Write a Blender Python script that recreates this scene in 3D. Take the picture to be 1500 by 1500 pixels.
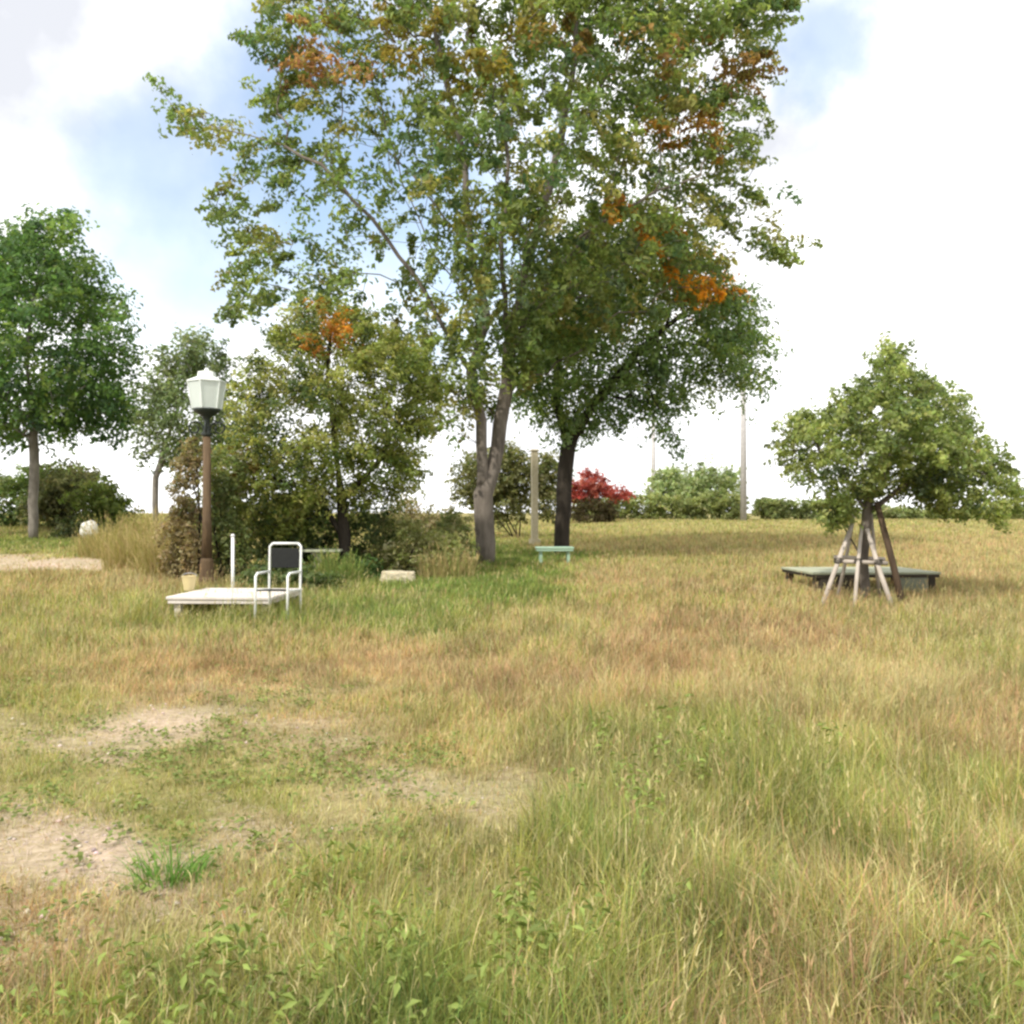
import bpy, math, random
import numpy as np
from mathutils import Vector, noise as mnoise

# ------------------------------------------------------------------ clear, camera, sky, sun, exposure
for o in list(bpy.data.objects):
    bpy.data.objects.remove(o, do_unlink=True)
C = bpy.context.scene
COL = C.collection
F = 1300.0                      # focal length in pixels of the 1500 px wide photograph
EYE = 1.6

cam_data = bpy.data.cameras.new('camera')
cam_data.sensor_width = 36.0
cam_data.lens = 36.0 * F / 1500.0
cam_data.clip_start = 0.05
cam_data.clip_end = 6000
cam = bpy.data.objects.new('camera', cam_data)
cam.location = (0, 0, EYE)
cam.rotation_euler = (math.radians(90), 0, 0)
COL.objects.link(cam)
C.camera = cam

SUN_EL, SUN_AZ = math.radians(47), math.radians(-142)     # azimuth from +Y towards +X: behind the camera, to the left
sdir = Vector((math.sin(SUN_AZ) * math.cos(SUN_EL), math.cos(SUN_AZ) * math.cos(SUN_EL), math.sin(SUN_EL)))
sd = bpy.data.lights.new('sun', 'SUN')
sd.energy = 2.7
sd.angle = math.radians(1.5)
sd.color = (1.0, 0.95, 0.86)
sun = bpy.data.objects.new('sun', sd)
sun.rotation_euler = sdir.to_track_quat('Z', 'Y').to_euler()
sun.location = (-20, -20, 40)
COL.objects.link(sun)

world = bpy.data.worlds.new('World')
C.world = world
world.use_nodes = True
nt = world.node_tree
nt.nodes.clear()
N = nt.nodes.new
L = nt.links.new
out = N('ShaderNodeOutputWorld')
bg_sky = N('ShaderNodeBackground'); bg_sky.inputs['Strength'].default_value = 0.14
bg_cl = N('ShaderNodeBackground'); bg_cl.inputs['Strength'].default_value = 1.0
mixs = N('ShaderNodeMixShader')
sky = N('ShaderNodeTexSky'); sky.sky_type = 'NISHITA'; sky.sun_disc = False
sky.sun_elevation = SUN_EL; sky.sun_rotation = SUN_AZ; sky.air_density = 1.2; sky.dust_density = 1.0
L(sky.outputs[0], bg_sky.inputs['Color'])
tc = N('ShaderNodeTexCoord')
nz = N('ShaderNodeTexNoise'); nz.inputs['Scale'].default_value = 3.2; nz.inputs['Detail'].default_value = 7
nz.inputs['Roughness'].default_value = 0.58
L(tc.outputs['Generated'], nz.inputs['Vector'])
sub = N('ShaderNodeVectorMath'); sub.operation = 'SUBTRACT'; sub.inputs[1].default_value = (0.5, 0.5, 0.5)
L(nz.outputs['Color'], sub.inputs[0])
scl = N('ShaderNodeVectorMath'); scl.operation = 'SCALE'; scl.inputs['Scale'].default_value = 0.30
L(sub.outputs[0], scl.inputs[0])
addv = N('ShaderNodeVectorMath'); addv.operation = 'ADD'
L(tc.outputs['Generated'], addv.inputs[0]); L(scl.outputs[0], addv.inputs[1])
nrm = N('ShaderNodeVectorMath'); nrm.operation = 'NORMALIZE'
L(addv.outputs[0], nrm.inputs[0])


def pdir(px, py):
    return Vector(((px - 750) / F, 1.0, (750 - py) / F)).normalized()


prev = None                     # gaps of blue between the clouds
for (px, py, rin, rout, w) in ((250, 265, 20, 180, 0.68), (285, 400, 20, 170, 0.60), (490, 220, 60, 280, 0.88),
                               (640, 320, 20, 210, 0.85), (1180, 20, 10, 95, 0.68), (820, 160, 20, 130, 0.5)):
    d = N('ShaderNodeVectorMath'); d.operation = 'DOT_PRODUCT'
    L(nrm.outputs[0], d.inputs[0]); d.inputs[1].default_value = pdir(px, py)
    mr = N('ShaderNodeMapRange'); mr.interpolation_type = 'SMOOTHSTEP'
    mr.inputs['From Min'].default_value = math.cos(rout / F); mr.inputs['From Max'].default_value = math.cos(rin / F)
    mr.inputs['To Max'].default_value = w
    L(d.outputs['Value'], mr.inputs['Value'])
    if prev is None:
        prev = mr.outputs[0]
    else:
        mx = N('ShaderNodeMath'); mx.operation = 'MAXIMUM'
        L(prev, mx.inputs[0]); L(mr.outputs[0], mx.inputs[1]); prev = mx.outputs[0]
nz2 = N('ShaderNodeTexNoise'); nz2.inputs['Scale'].default_value = 3.6; nz2.inputs['Detail'].default_value = 6
L(tc.outputs['Generated'], nz2.inputs['Vector'])
cr = N('ShaderNodeValToRGB')
cr.color_ramp.elements[0].position = 0.36; cr.color_ramp.elements[0].color = (0.52, 0.535, 0.575, 1)
cr.color_ramp.elements[1].position = 0.55; cr.color_ramp.elements[1].color = (1.08, 1.08, 1.08, 1)
L(nz2.outputs['Fac'], cr.inputs[0])
L(cr.outputs[0], bg_cl.inputs['Color'])
L(prev, mixs.inputs[0]); L(bg_cl.outputs[0], mixs.inputs[1]); L(bg_sky.outputs[0], mixs.inputs[2])
L(mixs.outputs[0], out.inputs[0])

C.view_settings.view_transform = 'Standard'
C.view_settings.look = 'None'
C.view_settings.exposure = 0.74
C.view_settings.gamma = 1.0
C.render.engine = 'CYCLES'
C.cycles.max_bounces = 8
C.cycles.diffuse_bounces = 5
C.cycles.transmission_bounces = 5
C.cycles.filter_width = 2.6

rng = np.random.default_rng(7)
random.seed(7)


# ------------------------------------------------------------------ helpers
def ss(a, b, x):
    t = np.clip((x - a) / (b - a), 0, 1)
    return t * t * (3 - 2 * t)


def vnoise(x, y, s, seed=0):
    """smooth lattice noise, 0..1"""
    x = np.asarray(x, float) / s; y = np.asarray(y, float) / s
    xi = np.floor(x).astype(np.int64); yi = np.floor(y).astype(np.int64)
    fx = x - xi; fy = y - yi
    fx = fx * fx * (3 - 2 * fx); fy = fy * fy * (3 - 2 * fy)

    def h(a, b):
        v = (a * 374761393 + b * 668265263 + seed * 1442695041) & 0xffffffff
        v = ((v ^ (v >> 13)) * 1274126177) & 0xffffffff
        return ((v ^ (v >> 16)) & 0xffff) / 65535.0
    return (h(xi, yi) * (1 - fx) + h(xi + 1, yi) * fx) * (1 - fy) + (h(xi, yi + 1) * (1 - fx) + h(xi + 1, yi + 1) * fx) * fy


def fbm(x, y, s, seed=0):
    return 0.5 * vnoise(x, y, s, seed) + 0.3 * vnoise(x, y, s / 2.1, seed + 1) + 0.2 * vnoise(x, y, s / 4.3, seed + 2)


def terrain(x, y):
    x = np.asarray(x, float); y = np.asarray(y, float)
    z = 0.018 * np.clip(y - 8, 0, 54) * ss(4, 16, y)
    z = z + 0.014 * np.clip(y - 24, 0, 22) * ss(-4, -12, x)              # the left rear lies a little higher
    z = z - 3.0 * ss(66, 110, y)
    z = z + (fbm(x, y, 3.1, 3) - 0.5) * 0.16 * ss(70, 50, y) + (vnoise(x, y, 9, 8) - 0.5) * 0.12
    return z


def P(px, py, d):
    return Vector(((px - 750) / F * d, d, EYE + (750 - py) / F * d))


def G(px, d, dz=0.0):
    x = (px - 750) / F * d
    return Vector((x, d, float(terrain(x, d)) + dz))


def nodes_mat(name):
    m = bpy.data.materials.new(name); m.use_nodes = True
    return m, m.node_tree, m.node_tree.nodes['Principled BSDF']


def mat(name, c1, c2=None, rough=0.7, scale=8.0, bump=0.0, metal=0.0, spec=0.3, stretch=(1, 1, 1), detail=6):
    m, t, b = nodes_mat(name)
    b.inputs['Roughness'].default_value = rough
    b.inputs['Metallic'].default_value = metal
    b.inputs['Specular IOR Level'].default_value = spec
    co = t.nodes.new('ShaderNodeTexCoord'); mp = t.nodes.new('ShaderNodeMapping')
    mp.inputs['Scale'].default_value = stretch
    t.links.new(co.outputs['Object'], mp.inputs['Vector'])
    n = t.nodes.new('ShaderNodeTexNoise'); n.inputs['Scale'].default_value = scale
    n.inputs['Detail'].default_value = detail; n.inputs['Roughness'].default_value = 0.65
    t.links.new(mp.outputs[0], n.inputs['Vector'])
    r = t.nodes.new('ShaderNodeValToRGB')
    r.color_ramp.elements[0].position = 0.32; r.color_ramp.elements[1].position = 0.68
    r.color_ramp.elements[0].color = (*(c2 or c1), 1); r.color_ramp.elements[1].color = (*c1, 1)
    t.links.new(n.outputs['Fac'], r.inputs[0]); t.links.new(r.outputs[0], b.inputs['Base Color'])
    if bump:
        bp = t.nodes.new('ShaderNodeBump'); bp.inputs['Strength'].default_value = bump; bp.inputs['Distance'].default_value = 0.03
        t.links.new(n.outputs['Fac'], bp.inputs['Height']); t.links.new(bp.outputs[0], b.inputs['Normal'])
    return m


def leaf_mat(name, trans=0.35, rough=0.55, spec=0.25):
    m, t, b = nodes_mat(name)
    a = t.nodes.new('ShaderNodeAttribute'); a.attribute_name = 'Col'
    b.inputs['Roughness'].default_value = rough; b.inputs['Specular IOR Level'].default_value = spec
    t.links.new(a.outputs['Color'], b.inputs['Base Color'])
    tr = t.nodes.new('ShaderNodeBsdfTranslucent')
    mul = t.nodes.new('ShaderNodeMix'); mul.data_type = 'RGBA'; mul.blend_type = 'MULTIPLY'; mul.inputs['Factor'].default_value = 1
    mul.inputs['B'].default_value = (1.2, 1.22, 0.75, 1)
    t.links.new(a.outputs['Color'], mul.inputs['A']); t.links.new(mul.outputs['Result'], tr.inputs['Color'])
    mx = t.nodes.new('ShaderNodeMixShader'); mx.inputs[0].default_value = trans
    t.links.new(b.outputs[0], mx.inputs[1]); t.links.new(tr.outputs[0], mx.inputs[2])
    t.links.new(mx.outputs[0], t.nodes['Material Output'].inputs['Surface'])
    return m


def np_mesh(name, V, loops, sizes, col=None, smooth=False):
    me = bpy.data.meshes.new(name)
    me.vertices.add(len(V)); me.vertices.foreach_set('co', np.ascontiguousarray(V, np.float32).ravel())
    me.loops.add(len(loops)); me.loops.foreach_set('vertex_index', np.ascontiguousarray(loops, np.int32))
    me.polygons.add(len(sizes))
    st = np.concatenate(([0], np.cumsum(sizes)[:-1])).astype(np.int32)
    me.polygons.foreach_set('loop_start', st)
    me.polygons.foreach_set('loop_total', np.ascontiguousarray(sizes, np.int32))
    if smooth:
        me.polygons.foreach_set('use_smooth', np.ones(len(sizes), bool))
    if col is not None:
        at = me.attributes.new('Col', 'FLOAT_COLOR', 'POINT')
        c4 = np.ones((len(V), 4), np.float32); c4[:, :3] = col
        at.data.foreach_set('color', c4.ravel())
    me.update(calc_edges=True)
    me.validate()
    return me


def link(name, me, m=None, parent=None):
    o = bpy.data.objects.new(name, me)
    COL.objects.link(o)
    if m is not None and me is not None:
        me.materials.append(m)
    if parent is not None:
        o.parent = parent
    return o


def tag(o, label=None, cat=None, group=None, kind=None):
    if label: o['label'] = label
    if cat: o['category'] = cat
    if group: o['group'] = group
    if kind: o['kind'] = kind
    return o


def thing(name, label, cat, loc, rz=0, group=None):
    o = bpy.data.objects.new(name, None)
    o.empty_display_size = 0.2
    COL.objects.link(o)
    o.location = loc; o.rotation_euler = (0, 0, rz)
    return tag(o, label, cat, group)


class MB:
    """collects shapes in local coordinates of a thing, links them as one mesh"""
    def __init__(s):
        s.v = []; s.f = []

    def box(s, cx, cy, cz, sx, sy, sz, rz=0.0, rx=0.0, ry=0.0):
        from mathutils import Euler
        R = Euler((rx, ry, rz)).to_matrix(); b = len(s.v); c = Vector((cx, cy, cz))
        for dz in (-1, 1):
            for dx, dy in ((-1, -1), (1, -1), (1, 1), (-1, 1)):
                s.v.append(c + R @ Vector((dx * sx / 2, dy * sy / 2, dz * sz / 2)))
        s.f += [(b, b + 3, b + 2, b + 1), (b + 4, b + 5, b + 6, b + 7), (b, b + 1, b + 5, b + 4), (b + 1, b + 2, b + 6, b + 5),
                (b + 2, b + 3, b + 7, b + 6), (b + 3, b, b + 4, b + 7)]

    def tube(s, pts, radii, n=8, caps=True):
        pts = [Vector(p) for p in pts]
        if not hasattr(radii, '__len__'): radii = [radii] * len(pts)
        b = len(s.v); ref = None
        for i, p in enumerate(pts):
            t = (pts[min(i + 1, len(pts) - 1)] - pts[max(i - 1, 0)])
            if t.length < 1e-9: t = Vector((0, 0, 1))
            t.normalize()
            if ref is None: ref = Vector((1, 0, 0)) if abs(t.x) < 0.8 else Vector((0, 1, 0))
            u = (ref - t * ref.dot(t)).normalized(); w = t.cross(u); ref = u
            for k in range(n):
                a = 2 * math.pi * k / n
                s.v.append(p + (u * math.cos(a) + w * math.sin(a)) * radii[i])
        for i in range(len(pts) - 1):
            for k in range(n):
                k2 = (k + 1) % n
                s.f.append((b + i * n + k, b + i * n + k2, b + (i + 1) * n + k2, b + (i + 1) * n + k))
        if caps:
            s.f.append(tuple(b + k for k in reversed(range(n))))
            s.f.append(tuple(b + (len(pts) - 1) * n + k for k in range(n)))

    def lathe(s, prof, n=20, cx=0, cy=0, caps=True, ph=0.0):
        b = len(s.v)
        for r, z in prof:
            for k in range(n):
                a = 2 * math.pi * k / n + ph
                s.v.append(Vector((cx + r * math.cos(a), cy + r * math.sin(a), z)))
        for i in range(len(prof) - 1):
            for k in range(n):
                k2 = (k + 1) % n
                s.f.append((b + i * n + k, b + i * n + k2, b + (i + 1) * n + k2, b + (i + 1) * n + k))
        if caps:
            s.f.append(tuple(b + k for k in reversed(range(n))))
            s.f.append(tuple(b + (len(prof) - 1) * n + k for k in range(n)))

    def build(s, name, m, parent=None, bevel=0.0, smooth=False):
        me = bpy.data.meshes.new(name)
        me.from_pydata([tuple(v) for v in s.v], [], s.f); me.update()
        if smooth:
            me.polygons.foreach_set('use_smooth', np.ones(len(me.polygons), bool))
        o = link(name, me, m, parent)
        if bevel:
            bv = o.modifiers.new('bevel', 'BEVEL'); bv.width = bevel; bv.segments = 2; bv.limit_method = 'ANGLE'
        return o


# ------------------------------------------------------------------ how the meadow varies: photo position -> green share, reddish share, height
#        px    py   green  red   height bare
CTRL = np.array([
    (1000, 800, .28, .30, .24, 0), (900, 850, .22, .45, .24, 0), (950, 940, .12, .60, .28, 0), (1100, 930, .12, .60, .28, 0),
    (1400, 850, .22, .30, .26, 0), (1480, 930, .40, .15, .30, 0), (1200, 1000, .35, .25, .34, 0), (1050, 1085, .70, .0, .38, 0),
    (900, 1090, .66, .0, .36, 0), (850, 1200, .72, .0, .38, 0), (1200, 1150, .62, .0, .40, 0), (1350, 1030, .25, .1, .40, 0),
    (1460, 1070, .20, .6, .34, 0), (1450, 1200, .55, .1, .38, 0), (1300, 1350, .42, .25, .40, 0), (1180, 1440, .42, .3, .38, 0),
    (1450, 1430, .70, .05, .42, 0), (1000, 1350, .68, .1, .40, 0), (700, 1400, .80, .0, .34, 0), (620, 1470, .85, .0, .30, 0),
    (500, 1280, .72, .05, .28, 0), (330, 1400, .82, .0, .26, 0), (120, 1450, .70, .2, .24, 0), (240, 1330, .70, .0, .20, 0),
    (50, 1300, .15, .5, .10, .3), (150, 1215, .03, .15, .04, .9), (60, 1220, .06, .2, .05, .7), (230, 1260, .1, .3, .06, .6),
    (350, 1190, .25, .3, .06, .4), (450, 1160, .45, .05, .09, .15), (270, 1180, .65, .0, .08, 0), (600, 1130, .25, .1, .07, .45),
    (700, 1140, .30, .0, .10, .35), (560, 1190, .5, 0, .14, .1), (650, 1080, .45, .2, .16, 0), (200, 1055, .06, .0, .05, .6),
    (270, 1035, .05, .0, .05, .8), (120, 1085, .15, .05, .06, .5), (60, 1120, .6, .0, .09, 0), (170, 1130, .6, 0, .09, 0), (260, 1110, .5, 0, .1, 0), (320, 1090, .5, 0, .1, 0), (380, 1140, .6, 0, .1, 0), (100, 1000, .50, .1, .17, 0),
    (60, 900, .55, .1, .22, 0), (200, 920, .45, .15, .22, 0), (300, 960, .15, .7, .20, 0), (240, 985, .18, .6, .18, 0), (450, 930, .55, .2, .20, 0),
    (400, 1060, .40, .2, .10, .2), (480, 1060, .25, .35, .08, .35), (550, 950, .2, .55, .22, 0), (600, 905, .8, .0, .22, 0), (760, 850, 1, .0, .18, 0), (720, 800, 1, 0, .18, 0), (690, 845, 1, 0, .18, 0), (815, 835, 1, 0, .16, 0), (340, 900, .7, 0, .36, 0), (260, 890, .6, .1, .34, 0), (430, 905, .8, 0, .36, 0), (860, 800, .25, .3, .22, 0), (870, 835, .2, .4, .22, 0),
    (700, 870, .9, .0, .2, 0), (510, 895, .85, .0, .22, 0), (300, 905, .75, .0, .18, 0), (800, 930, .5, .2, .26, 0), (750, 1000, .22, .5, .24, 0),
    (850, 1010, .3, .45, .30, 0), (90, 823, .05, .2, .04, .85), (-60, 823, .05, .2, .04, .85), (60, 795, .85, .0, .12, 0), (60, 850, .25, .35, .22, 0),
    (220, 800, .25, .2, .45, 0), (200, 850, .2, .3, .30, 0), (600, 800, .6, .1, .3, 0), (780, 810, 1, 0, .16, 0),
    (1300, 800, .2, .35, .25, 0), (1000, 770, .45, .1, .22, 0), (1300, 775, .4, .15, .22, 0)], float)


def meadow(x, y):
    x = np.asarray(x, float); y = np.asarray(y, float)
    z = terrain(x, y) + 0.10
    px = 750 + x / y * F; py = 750 - (z - EYE) / y * F
    jx = (fbm(x, y, 1.4, 21) - .5) * 130; jy = (fbm(x, y, 1.4, 31) - .5) * 60
    px = px + jx; py = py + jy * np.clip((py - 750) / 250, .05, 1)
    py = np.clip(py, 760, 1560)
    wsum = np.zeros_like(px); acc = np.zeros(px.shape + (4,))
    lp = np.log(py - 735)
    for c in CTRL:
        q = ((px - c[0]) / 110) ** 2 + ((lp - math.log(c[1] - 735)) / 0.14) ** 2
        w = 1.0 / (q + 0.06) ** 2
        wsum += w; acc += w[..., None] * c[2:6]
    return acc / wsum[..., None]


STRAW = np.array((0.45, 0.39, 0.20)); GREEN = np.array((0.30, 0.31, 0.088)); LUSH = np.array((0.195, 0.25, 0.062)); TAN = np.array((0.455, 0.305, 0.170)); SOIL = np.array((0.60, 0.49, 0.42))

# ------------------------------------------------------------------ ground: one sheet to the horizon
ys = np.concatenate((np.linspace(-30, 0, 12), np.linspace(0.4, 12, 150)[:-1], np.linspace(12, 70, 170)[:-1], np.geomspace(70, 3000, 40)))
us = np.linspace(-1, 1, 181)
YY, UU = np.meshgrid(ys, us, indexing='ij')
half = np.where(YY < 8, 8.0 + 0 * YY, YY * 0.85 + 1.2) + np.clip(YY - 70, 0, 3000) * 0.4 + np.clip(8 - YY, 0, 40) * .5
XX = UU * half
ZZ = terrain(XX, YY)
shp = XX.shape
V = np.stack((XX, YY, ZZ), -1).reshape(-1, 3)
ii, jj = np.meshgrid(np.arange(shp[0] - 1), np.arange(shp[1] - 1), indexing='ij')
a = (ii * shp[1] + jj).ravel()
quads = np.stack((a, a + 1, a + shp[1] + 1, a + shp[1]), -1)
mm = meadow(XX, np.maximum(YY, 0.8)).reshape(-1, 4)
col = GREEN * mm[:, :1] + TAN * mm[:, 1:2] + STRAW * np.clip(1 - mm[:, :1] - mm[:, 1:2], 0, 1)
col = col * .85
col = col * (1 - mm[:, 3:4]) + SOIL * mm[:, 3:4]
gme = np_mesh('ground', V, quads.ravel(), np.full(len(quads), 4), col, smooth=True)
gm, t, b = nodes_mat('meadow soil')
b.inputs['Roughness'].default_value = 0.95; b.inputs['Specular IOR Level'].default_value = 0.1
at = t.nodes.new('ShaderNodeAttribute'); at.attribute_name = 'Col'
co = t.nodes.new('ShaderNodeTexCoord')
n1 = t.nodes.new('ShaderNodeTexNoise'); n1.inputs['Scale'].default_value = 14; n1.inputs['Detail'].default_value = 8; n1.inputs['Roughness'].default_value = .7
n2 = t.nodes.new('ShaderNodeTexNoise'); n2.inputs['Scale'].default_value = 1.1; n2.inputs['Detail'].default_value = 5
for n in (n1, n2): t.links.new(co.outputs['Object'], n.inputs['Vector'])
r1 = t.nodes.new('ShaderNodeValToRGB'); r1.color_ramp.elements[0].position = .3; r1.color_ramp.elements[1].position = .7
r1.color_ramp.elements[0].color = (.55, .52, .45, 1); r1.color_ramp.elements[1].color = (1.1, 1.08, 1.05, 1)
t.links.new(n1.outputs['Fac'], r1.inputs[0])
r2 = t.nodes.new('ShaderNodeValToRGB'); r2.color_ramp.elements[0].position = .35; r2.color_ramp.elements[1].position = .65
r2.color_ramp.elements[0].color = (.82, .86, .75, 1); r2.color_ramp.elements[1].color = (1.05, 1.0, 1.0, 1)
t.links.new(n2.outputs['Fac'], r2.inputs[0])
m1 = t.nodes.new('ShaderNodeMix'); m1.data_type = 'RGBA'; m1.blend_type = 'MULTIPLY'; m1.inputs['Factor'].default_value = 1
m2 = t.nodes.new('ShaderNodeMix'); m2.data_type = 'RGBA'; m2.blend_type = 'MULTIPLY'; m2.inputs['Factor'].default_value = 1
t.links.new(at.outputs['Color'], m1.inputs['A']); t.links.new(r1.outputs[0], m1.inputs['B'])
t.links.new(m1.outputs['Result'], m2.inputs['A']); t.links.new(r2.outputs[0], m2.inputs['B'])
t.links.new(m2.outputs['Result'], b.inputs['Base Color'])
bp = t.nodes.new('ShaderNodeBump'); bp.inputs['Strength'].default_value = .6; bp.inputs['Distance'].default_value = .04
t.links.new(n1.outputs['Fac'], bp.inputs['Height']); t.links.new(bp.outputs[0], b.inputs['Normal'])
ground = link('ground', gme, gm)
tag(ground, kind='structure')

# ------------------------------------------------------------------ grass: one object nobody could count
GRASS_MAT = leaf_mat('grass blades', trans=0.30, rough=0.6, spec=0.2)


def wedge_points(n0, d0, d1, ref, power):
    """points in the visible wedge, density n0 per square metre up to ref, thinning beyond"""
    dd = np.linspace(d0, d1, 4000)
    dens = n0 * np.where(dd < ref, 1.0, (ref / dd) ** power)
    wid = 1.28 * dd + 2.2
    cum = np.cumsum(dens * wid) * (dd[1] - dd[0])
    n = int(cum[-1])
    y = np.interp(rng.random(n) * cum[-1], cum, dd)
    x = (rng.random(n) - .5) * (1.28 * y + 2.2)
    return x, y


def ribbons(x, y, z, h, w, az, bend, baz, ts, colr, tipc):
    n = len(x); k = len(ts)
    side = np.stack((np.cos(az), np.sin(az), 0 * az), -1)
    bd = np.stack((np.cos(baz), np.sin(baz), 0 * baz), -1)
    root = np.stack((x, y, z), -1)
    nv = 2 * k - 1
    V = np.zeros((n, nv, 3), np.float32); Cc = np.zeros((n, nv, 3), np.float32)
    for i, tt in enumerate(ts):
        c = root + bd * (h * bend * tt ** 1.8)[:, None]
        c[:, 2] += h * tt * (1 - 0.35 * bend * tt)
        cc = colr * (1 - tt) + tipc * tt
        if i < k - 1:
            ww = (w * (1 - 0.55 * tt) * .5)[:, None]
            V[:, 2 * i] = c - side * ww; V[:, 2 * i + 1] = c + side * ww
            Cc[:, 2 * i] = cc; Cc[:, 2 * i + 1] = cc
        else:
            V[:, 2 * i] = c; Cc[:, 2 * i] = cc
    lp = []; sz = []
    for i in range(k - 2):
        lp += [2 * i, 2 * i + 1, 2 * i + 3, 2 * i + 2]; sz.append(4)
    lp += [2 * (k - 2), 2 * (k - 2) + 1, 2 * (k - 1)]; sz.append(3)
    lp = np.array(lp, np.int64)
    loops = (np.arange(n)[:, None] * nv + lp).ravel()
    return V.reshape(-1, 3), loops, np.tile(np.array(sz), n), Cc.reshape(-1, 3)


packs = []


def add_blades(x, y, ts, hmul, wmin, wpx, straw_bias=0.0, stalk=False):
    m = meadow(x, y)
    g, r, hh, bare = m[:, 0], m[:, 1], m[:, 2], m[:, 3]
    clump = fbm(x, y, 0.42, 51); big = fbm(x, y, 1.7, 61)
    keep = rng.random(len(x)) < np.clip((1 - 0.86 * bare) * (0.50 + 1.1 * ss(.30, .70, clump)), 0, 1)
    if stalk:
        keep &= (hh > .12) & (rng.random(len(x)) < np.clip(1.15 - g, .2, 1))
    x, y, g, r, hh, clump, big = (q[keep] for q in (x, y, g, r, hh, clump, big))
    n = len(x)
    h = hh * hmul * rng.uniform(.45, 1.15, n) * (0.62 + .75 * clump) * (.8 + .4 * big)
    w = np.maximum(wmin * np.exp(rng.normal(0, .45, n)), y * wpx / F * rng.uniform(.6, 1.3, n))
    gg = np.clip(g + (big - .5) * .7 + (clump - .5) * .3 - straw_bias, 0.02, .98)
    isg = rng.random(n) < gg
    isr = (~isg) & (rng.random(n) < np.clip(r / np.maximum(1 - g, .05) + (fbm(x, y, 1.2, 77) - .5) * .6, 0, 1))
    lush = ss(.60, 1.0, g + (clump - .5) * .4)[:, None]
    c = np.where(isg[:, None], GREEN * (1 - lush) + LUSH * lush, np.where(isr[:, None], TAN, STRAW))
    c = c * rng.uniform(.55, 1.32, (n, 1)) * (.74 + .52 * ss(.25, .75, fbm(x, y, .30, 141)))[:, None] * (1 + rng.normal(0, .06, (n, 3)))
    deep = isg & (rng.random(n) < .25)
    c[deep] *= np.array((.62, .85, .9))
    tip = c * np.where(isg[:, None], np.array((1.22, 1.13, 1.1)), 1.08)
    return ribbons(x, y, terrain(x, y) - .01, h, w, rng.uniform(0, 6.283, n), np.abs(rng.normal(.5, .38, n)), rng.normal(.6, 1.6, n) + 5 * (vnoise(x, y, .5, 171) - .5), ts, c, tip)


x, y = wedge_points(5600, 1.25, 9.5, 4.0, 1.2); packs.append(add_blades(x, y, (0, .35, .7, 1), 0.84, .0030, .82))
x, y = wedge_points(1550, 9.5, 66, 9.5, 1.45); packs.append(add_blades(x, y, (0, .5, 1), 1.0, .004, 1.25))
# thatch lying low among the blades
x, y = wedge_points(900, 1.25, 13, 4.0, 1.1)
pk = add_blades(x, y, (0, .4, .75, 1), 0.5, .004, .9, straw_bias=.25)
packs.append(pk)
# hay strewn flat over the trodden ground
x, y = wedge_points(700, 2.5, 12, 5.0, 1.0)
m = meadow(x, y); k = rng.random(len(x)) < np.clip(m[:, 3] * 1.4 + .05, 0, 1); x, y = x[k], y[k]; n = len(x)
c = np.where(rng.random((n, 1)) < .35, STRAW * 1.1, SOIL * 1.05) * rng.uniform(.6, 1.2, (n, 1))
ln = rng.uniform(.05, .2, n); az = rng.uniform(0, 6.283, n)
V, lo, sz, cc = ribbons(x, y, terrain(x, y) + .004, ln * .12, np.maximum(.004, y * .8 / F), az, np.full(n, 8.0), az + 1.57, (0, .5, 1), c, c)
V[:, 2] = np.maximum(V[:, 2], np.repeat(terrain(x, y) + .004, 5))
packs.append((V, lo, sz, cc))
# flowering stalks: thin stems that carry a loose seed head
x, y = wedge_points(75, 1.35, 40, 4.0, .95)
m = meadow(x, y); k = (m[:, 2] > .13) & (rng.random(len(x)) < np.clip(1.2 - m[:, 0], .25, 1)); x, y, m = x[k], y[k], m[k]
n = len(x); z = terrain(x, y); hs = m[:, 2] * rng.uniform(.95, 1.55, n) + .03
bend = np.abs(rng.normal(.22, .15, n)); baz = rng.normal(.5, 1.2, n)
red = rng.random(n) < np.clip(m[:, 1] + .1, 0, 1)
c = np.where(red[:, None], TAN * 1.05, STRAW * 1.1) * rng.uniform(.75, 1.2, (n, 1))
packs.append(ribbons(x, y, z, hs, np.maximum(.002, y * .45 / F), rng.uniform(0, 6.283, n), bend, baz, (0, .5, 1), c, c))
tx = x + np.cos(baz) * hs * bend; ty = y + np.sin(baz) * hs * bend; tz = z + hs * (1 - .35 * bend)
for q in range(7):
    f = rng.uniform(.70, .98, n)
    bx = x + np.cos(baz) * hs * bend * f ** 1.8; by = y + np.sin(baz) * hs * bend * f ** 1.8; bz = z + hs * f * (1 - .35 * bend * f)
    packs.append(ribbons(bx, by, bz, rng.uniform(.02, .055, n), np.maximum(.0045, y * .7 / F), rng.uniform(0, 6.283, n),
                         rng.uniform(.2, .9, n), rng.uniform(0, 6.283, n), (0, .5, 1), c * 1.06, c * 1.12))


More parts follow.
